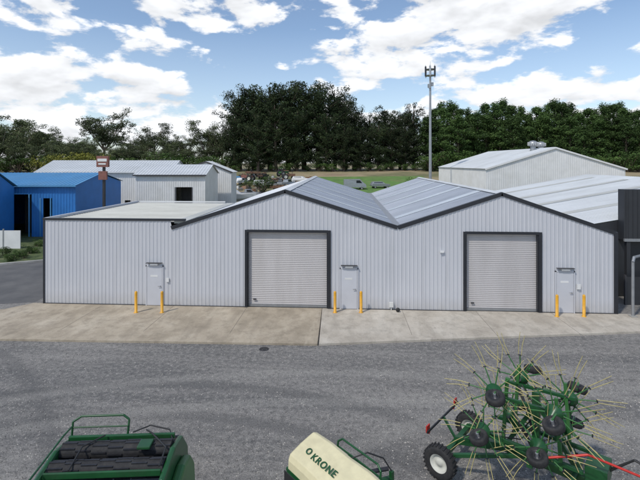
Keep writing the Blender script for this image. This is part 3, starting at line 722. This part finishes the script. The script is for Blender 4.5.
# ---------------------------------------------------------------- round baler (front left)
def baler():
    root=empty('round_baler'); T=SITE@Matrix.Translation((-3.95,8.35,-.2))@Matrix.Rotation(R(3),4,'Z'); root.matrix_world=T
    m=MB()
    def prism(P,x0,x1,mat):
        n=len(P); m.add([(x0,y,z) for y,z in P]+[(x1,y,z) for y,z in P],[tuple(range(n)),tuple(range(2*n-1,n-1,-1))]+[(i,i+n,(i+1)%n+n,(i+1)%n) for i in range(n)],mat)
    side=[(-1.3,.55),(-1.42,1.2),(-1.25,1.85),(-.8,2.2),(-.1,2.32),(.45,2.2),(.85,1.75),(.95,1.1),(.8,.5)]
    prism(side,-1.16,-1.04,M_green); prism(side,1.04,1.16,M_green)
    prism([(y*.8,.5+(z-.5)*.8) for y,z in side],1.16,1.34,M_lgreen); prism([(y*.8,.5+(z-.5)*.8) for y,z in side],-1.30,-1.16,M_lgreen)
    m.obj('side_shields',root,bevel=.05)
    m=MB()
    for y,z,r in ((-1.15,1.55,.15),(-.85,1.98,.15),(-.40,2.14,.15),(.05,2.2,.15),(.48,2.0,.14),(.72,1.6,.15),(-1.28,1.15,.15)):
        m.cyl((-1.04,y,z),(1.04,y,z),r,r,M_rubber,20)
        for i in range(8):
            a=i*math.pi/4
            for j in range(7):
                m.box((-.9+.3*j,y+r*math.cos(a+j*.25),z+r*math.sin(a+j*.25)),(.28,.03,.03),M_steel)
    m.obj('rollers',root)
    m=MB()
    m.b2((-1.04,-.64,2.14),(1.04,-.60,2.26),M_green); m.b2((-1.04,.24,2.26),(1.04,.3,2.36),M_green); m.b2((-1.04,-1.02,1.74),(1.04,-.98,1.86),M_green)
    m.b2((-1.04,-.9,.6),(1.04,.7,1.2),M_steel); m.b2((-.35,.8,.55),(.35,2.6,.75),M_green); m.b2((.45,-.2,2.34),(.7,.05,2.40),M_green)
    m.obj('cross_members',root,bevel=.015)
    m=MB()
    m.tube([(-1.1,.5,2.2),(-1.1,.55,2.48),(-.95,.6,2.56),(-.1,.6,2.56),(.02,.58,2.48),(.02,.5,2.2)],.022,M_green,10)
    m.tube([(-1.1,.52,2.38),(.02,.52,2.38)],.016,M_green,8); m.tube([(-1.1,-.9,2.15),(-1.1,-.9,2.34),(-1.1,.2,2.42),(-1.1,.55,2.4)],.018,M_green,8)
    m.tube([(1.0,-.6,2.3),(1.0,-.2,2.38),(.6,.2,2.42),(.4,.5,2.3)],.016,M_hose,6); m.tube([(-.6,-.6,2.28),(-.6,-.1,2.38),(-.3,.2,2.40)],.016,M_hose,6)
    m.tube([(.2,.3,2.38),(.5,.45,2.42),(.9,.4,2.35),(1.05,.1,2.3)],.014,M_hose,6)
    m.obj('guard_rail',root)
    m=MB()
    for s in(-1,1): m.wheel((s*1.35,-.2,.7),(1,0,0),.5,.34,M_rubber,M_rim,28); m.lugs((s*1.35,-.2,.7),(1,0,0),.5,.34,M_rubber)
    m.cyl((-1.3,-.2,.7),(1.3,-.2,.7),.06,.06,M_steel); m.obj('wheels',root)
baler()

# ---------------------------------------------------------------- disc mower with cream cover
def mower():
    root=empty('disc_mower'); root.matrix_world=SITE@Matrix.Translation((.05,9.45,0))@Matrix.Rotation(R(-50),4,'Z')
    m=MB()
    P=[(-.46,.72),(-.45,.90),(-.40,1.02),(-.05,1.16),(.30,1.26),(.40,1.22),(.44,.95)]
    secs=[]
    for x,sc,dz in((-.74,.84,.0),(-.66,.97,.01),(-.1,1,.02),(.5,1,-.01),(1.1,1.0,.015),(1.62,.97,-.02),(1.68,.84,-.04)):
        secs.append([(x,y*sc,.7+(zz-.7)*sc+dz) for y,zz in P])
    vs=[p for s in secs for p in s]; k=len(P)
    m.add(vs,[(i*k+j,(i+1)*k+j,(i+1)*k+j+1,i*k+j+1) for i in range(len(secs)-1) for j in range(k-1)]+[tuple(range(k)),tuple(range(len(vs)-1,len(vs)-1-k,-1))],M_cream,smooth=False)
    m.obj('cover',root,bevel=.015)
    m=MB(); m.b2((-.7,-.5,.18),(1.65,.48,.66),M_green); m.b2((-.72,-.52,.3),(1.67,-.5,.7),M_hose); m.b2((-.74,-.45,.64),(1.66,.44,.72),M_green)
    m.b2((.1,.46,.5),(.6,.75,.95),M_green); m.b2((-.5,.46,.75),(1.5,.56,.86),M_lgreen); m.box((.5,-.2,.08),(2.6,.5,.08),M_steel)
    for i in range(5): m.lathe((-.5+i*.5,-.3,.12),(0,0,1),[(0,0),(.22,0),(.2,.05),(0,.07)],M_steel,14)
    m.obj('cutter_bar',root,bevel=.02)
    m=MB()
    m.tube([(-.2,.6,.8),(-.2,.66,1.12),(-.1,.7,1.2),(1.0,.7,1.2),(1.12,.66,1.12),(1.15,.6,.8)],.022,M_green,10)
    m.tube([(-.2,.66,1.0),(1.12,.66,1.0)],.018,M_green,8); m.beam((.75,.7,.6),(.95,1.2,.6),.12,.14,M_green); m.cyl((.6,.7,.8),(.85,1.2,.8),.045,.045,M_steel,10)
    m.beam((.95,1.2,.1),(.95,1.2,.80),.08,.08,M_green); m.tube([(.4,.5,1.1),(.6,.8,1.2),(.8,1.1,1.05),(.95,1.2,.8)],.016,M_hose,6)
    m.obj('headstock',root)
    cu=bpy.data.curves.new('lettering','FONT'); cu.body='KRONE'; cu.size=.21; cu.extrude=.003; cu.space_character=1.15; cu.offset=.004
    o=bpy.data.objects.new('lettering',cu); scene.collection.objects.link(o); cu.materials.append(M_green)
    o.parent=root; o.location=(-.16,-.22,1.130); o.rotation_euler=(R(19.0),0,0)
    m=MB(); m.lathe((-.30,-.13,1.165),(0,-.33,1),[(.05,0),(.075,0),(.075,.01),(.05,.01)],M_green,20); m.obj('emblem',root)
mower()

# ---------------------------------------------------------------- sky, sun, camera
def world():
    w=bpy.data.worlds.new('World'); scene.world=w; w.use_nodes=True; t=w.node_tree
    bg=t.nodes['Background']
    sky=N(t,'ShaderNodeTexSky',sky_type='NISHITA'); sky.sun_disc=False; sky.sun_elevation=R(52); sky.sun_rotation=SUNROT
    sky.air_density=1.0; sky.dust_density=.5; sky.ozone_density=2.0
    tc=N(t,'ShaderNodeTexCoord'); sp=N(t,'ShaderNodeSeparateXYZ'); t.links.new(tc.outputs['Generated'],sp.inputs[0])
    def mt(op,a,b=None):
        n=N(t,'ShaderNodeMath',operation=op)
        for i,v in enumerate((a,b)):
            if v is None: continue
            if isinstance(v,(int,float)): n.inputs[i].default_value=v
            else: t.links.new(v,n.inputs[i])
        return n.outputs[0]
    az=mt('ARCTAN2',sp.outputs[0],sp.outputs[1]); el=mt('ARCSINE',sp.outputs[2])
    cb=N(t,'ShaderNodeCombineXYZ'); t.links.new(az,cb.inputs[0]); t.links.new(el,cb.inputs[1]); P=cb.outputs[0]
    def fld(off,det):
        v=N(t,'ShaderNodeVectorMath',operation='MULTIPLY_ADD'); t.links.new(P,v.inputs[0]); v.inputs[1].default_value=(1,2.3,1); v.inputs[2].default_value=(3.1,1.7+off,.4)
        n=N(t,'ShaderNodeTexNoise'); n.inputs['Scale'].default_value=8.5; n.inputs['Detail'].default_value=det; n.inputs['Roughness'].default_value=.56; n.inputs['Distortion'].default_value=.15
        t.links.new(v.outputs[0],n.inputs['Vector']); return n.outputs['Fac']
    base=fld(0,8); up=fld(.05,3)
    C=[(18,20,42,30,.5),(150,12,60,14,.45),(235,12,48,18,.5),(120,72,85,36,.55),(40,100,70,22,.4),(200,116,60,16,.4),(430,16,95,26,.6),(540,10,75,26,.55),(372,62,64,26,.6),(520,78,90,32,.55),(620,92,40,26,.5),(300,112,140,14,.3),(335,2,40,8,.3),
       (62,42,36,16,-.4),(240,62,64,24,-.6),(328,36,32,12,-.5),(446,52,28,12,-.3),(622,42,34,24,-.5),(110,14,26,16,-.25),(590,55,40,10,-.25)]
    acc=None
    for (u,v,ru,rv,wgt) in C:
        a=math.atan((u-320)/F)-A; e=math.atan((HOR-v)/math.hypot(F,u-320))
        s=N(t,'ShaderNodeVectorMath',operation='SUBTRACT'); t.links.new(P,s.inputs[0]); s.inputs[1].default_value=(a,e,0)
        q=N(t,'ShaderNodeVectorMath',operation='MULTIPLY'); t.links.new(s.outputs[0],q.inputs[0]); q.inputs[1].default_value=(F/ru*.62,F/rv*.62,0)
        l=N(t,'ShaderNodeVectorMath',operation='LENGTH'); t.links.new(q.outputs[0],l.inputs[0])
        g=N(t,'ShaderNodeMapRange',interpolation_type='SMOOTHSTEP'); t.links.new(l.outputs['Value'],g.inputs[0])
        g.inputs['From Min'].default_value=0; g.inputs['From Max'].default_value=1.15; g.inputs['To Min'].default_value=wgt*.42; g.inputs['To Max'].default_value=0
        acc=g.outputs[0] if acc is None else mt('ADD',acc,g.outputs[0])
    hz=N(t,'ShaderNodeMapRange',interpolation_type='SMOOTHSTEP'); t.links.new(el,hz.inputs[0]); hz.inputs['From Min'].default_value=0; hz.inputs['From Max'].default_value=.17; hz.inputs['To Min'].default_value=.10; hz.inputs['To Max'].default_value=0
    dens=mt('ADD',mt('ADD',mt('MULTIPLY',mt('SUBTRACT',base,.5),1.55),mt('ADD',acc,.45)),hz.outputs[0])
    cov=N(t,'ShaderNodeMapRange',interpolation_type='SMOOTHSTEP'); t.links.new(dens,cov.inputs[0]); cov.inputs['From Min'].default_value=.51; cov.inputs['From Max'].default_value=.66
    sh=mt('MULTIPLY',mt('SUBTRACT',base,up),1.1)
    th=N(t,'ShaderNodeMapRange'); t.links.new(dens,th.inputs[0]); th.inputs['From Min'].default_value=.66; th.inputs['From Max'].default_value=1.0; th.inputs['To Min'].default_value=.0; th.inputs['To Max'].default_value=.10
    br=mt('SUBTRACT',mt('ADD',1.0,sh),th.outputs[0])
    br=mt('MINIMUM',mt('MAXIMUM',br,.76),1.15)
    vm=N(t,'ShaderNodeVectorMath',operation='SCALE'); vm.inputs[0].default_value=(.965,.985,1.02); t.links.new(br,vm.inputs['Scale'])
    cs=N(t,'ShaderNodeVectorMath',operation='SCALE'); t.links.new(vm.outputs[0],cs.inputs[0]); cs.inputs['Scale'].default_value=1/STR
    skc=N(t,'ShaderNodeVectorMath',operation='SCALE'); t.links.new(sky.outputs[0],skc.inputs[0]); skc.inputs['Scale'].default_value=1.25
    hf=N(t,'ShaderNodeMapRange'); t.links.new(el,hf.inputs[0]); hf.inputs['From Min'].default_value=0; hf.inputs['From Max'].default_value=.30; hf.inputs['To Min'].default_value=.45; hf.inputs['To Max'].default_value=.03
    hazed=mix(t,hf.outputs[0],skc.outputs[0],(.76/STR,.86/STR,.97/STR))
    mx=mix(t,cov.outputs[0],hazed,cs.outputs[0])
    t.links.new(mx,bg.inputs[0]); bg.inputs[1].default_value=STR
    w.cycles.sampling_method='MANUAL'; w.cycles.sample_map_resolution=512
STR=.12
sd=Vector((-.55,-.62,0)).normalized()*math.cos(R(52))+Vector((0,0,math.sin(R(52))))
SUNROT=math.atan2(sd.x,sd.y)
world()
sl=bpy.data.lights.new('sun','SUN'); sl.energy=2.5; sl.angle=R(3); sl.color=(1,.95,.87)
so=bpy.data.objects.new('sun',sl); scene.collection.objects.link(so); so.rotation_euler=(-sd).to_track_quat('-Z','Y').to_euler(); so.location=(0,0,60)
cd=bpy.data.cameras.new('camera'); cd.sensor_width=36; cd.lens=F/640*36; cd.shift_y=-(240-HOR)/640; cd.clip_end=6000; cd.clip_start=.1
co=bpy.data.objects.new('camera',cd); scene.collection.objects.link(co); co.location=CAM; co.rotation_euler=(R(90),0,A); scene.camera=co
scene.view_settings.view_transform='Standard'; scene.view_settings.look='None'; scene.view_settings.exposure=0
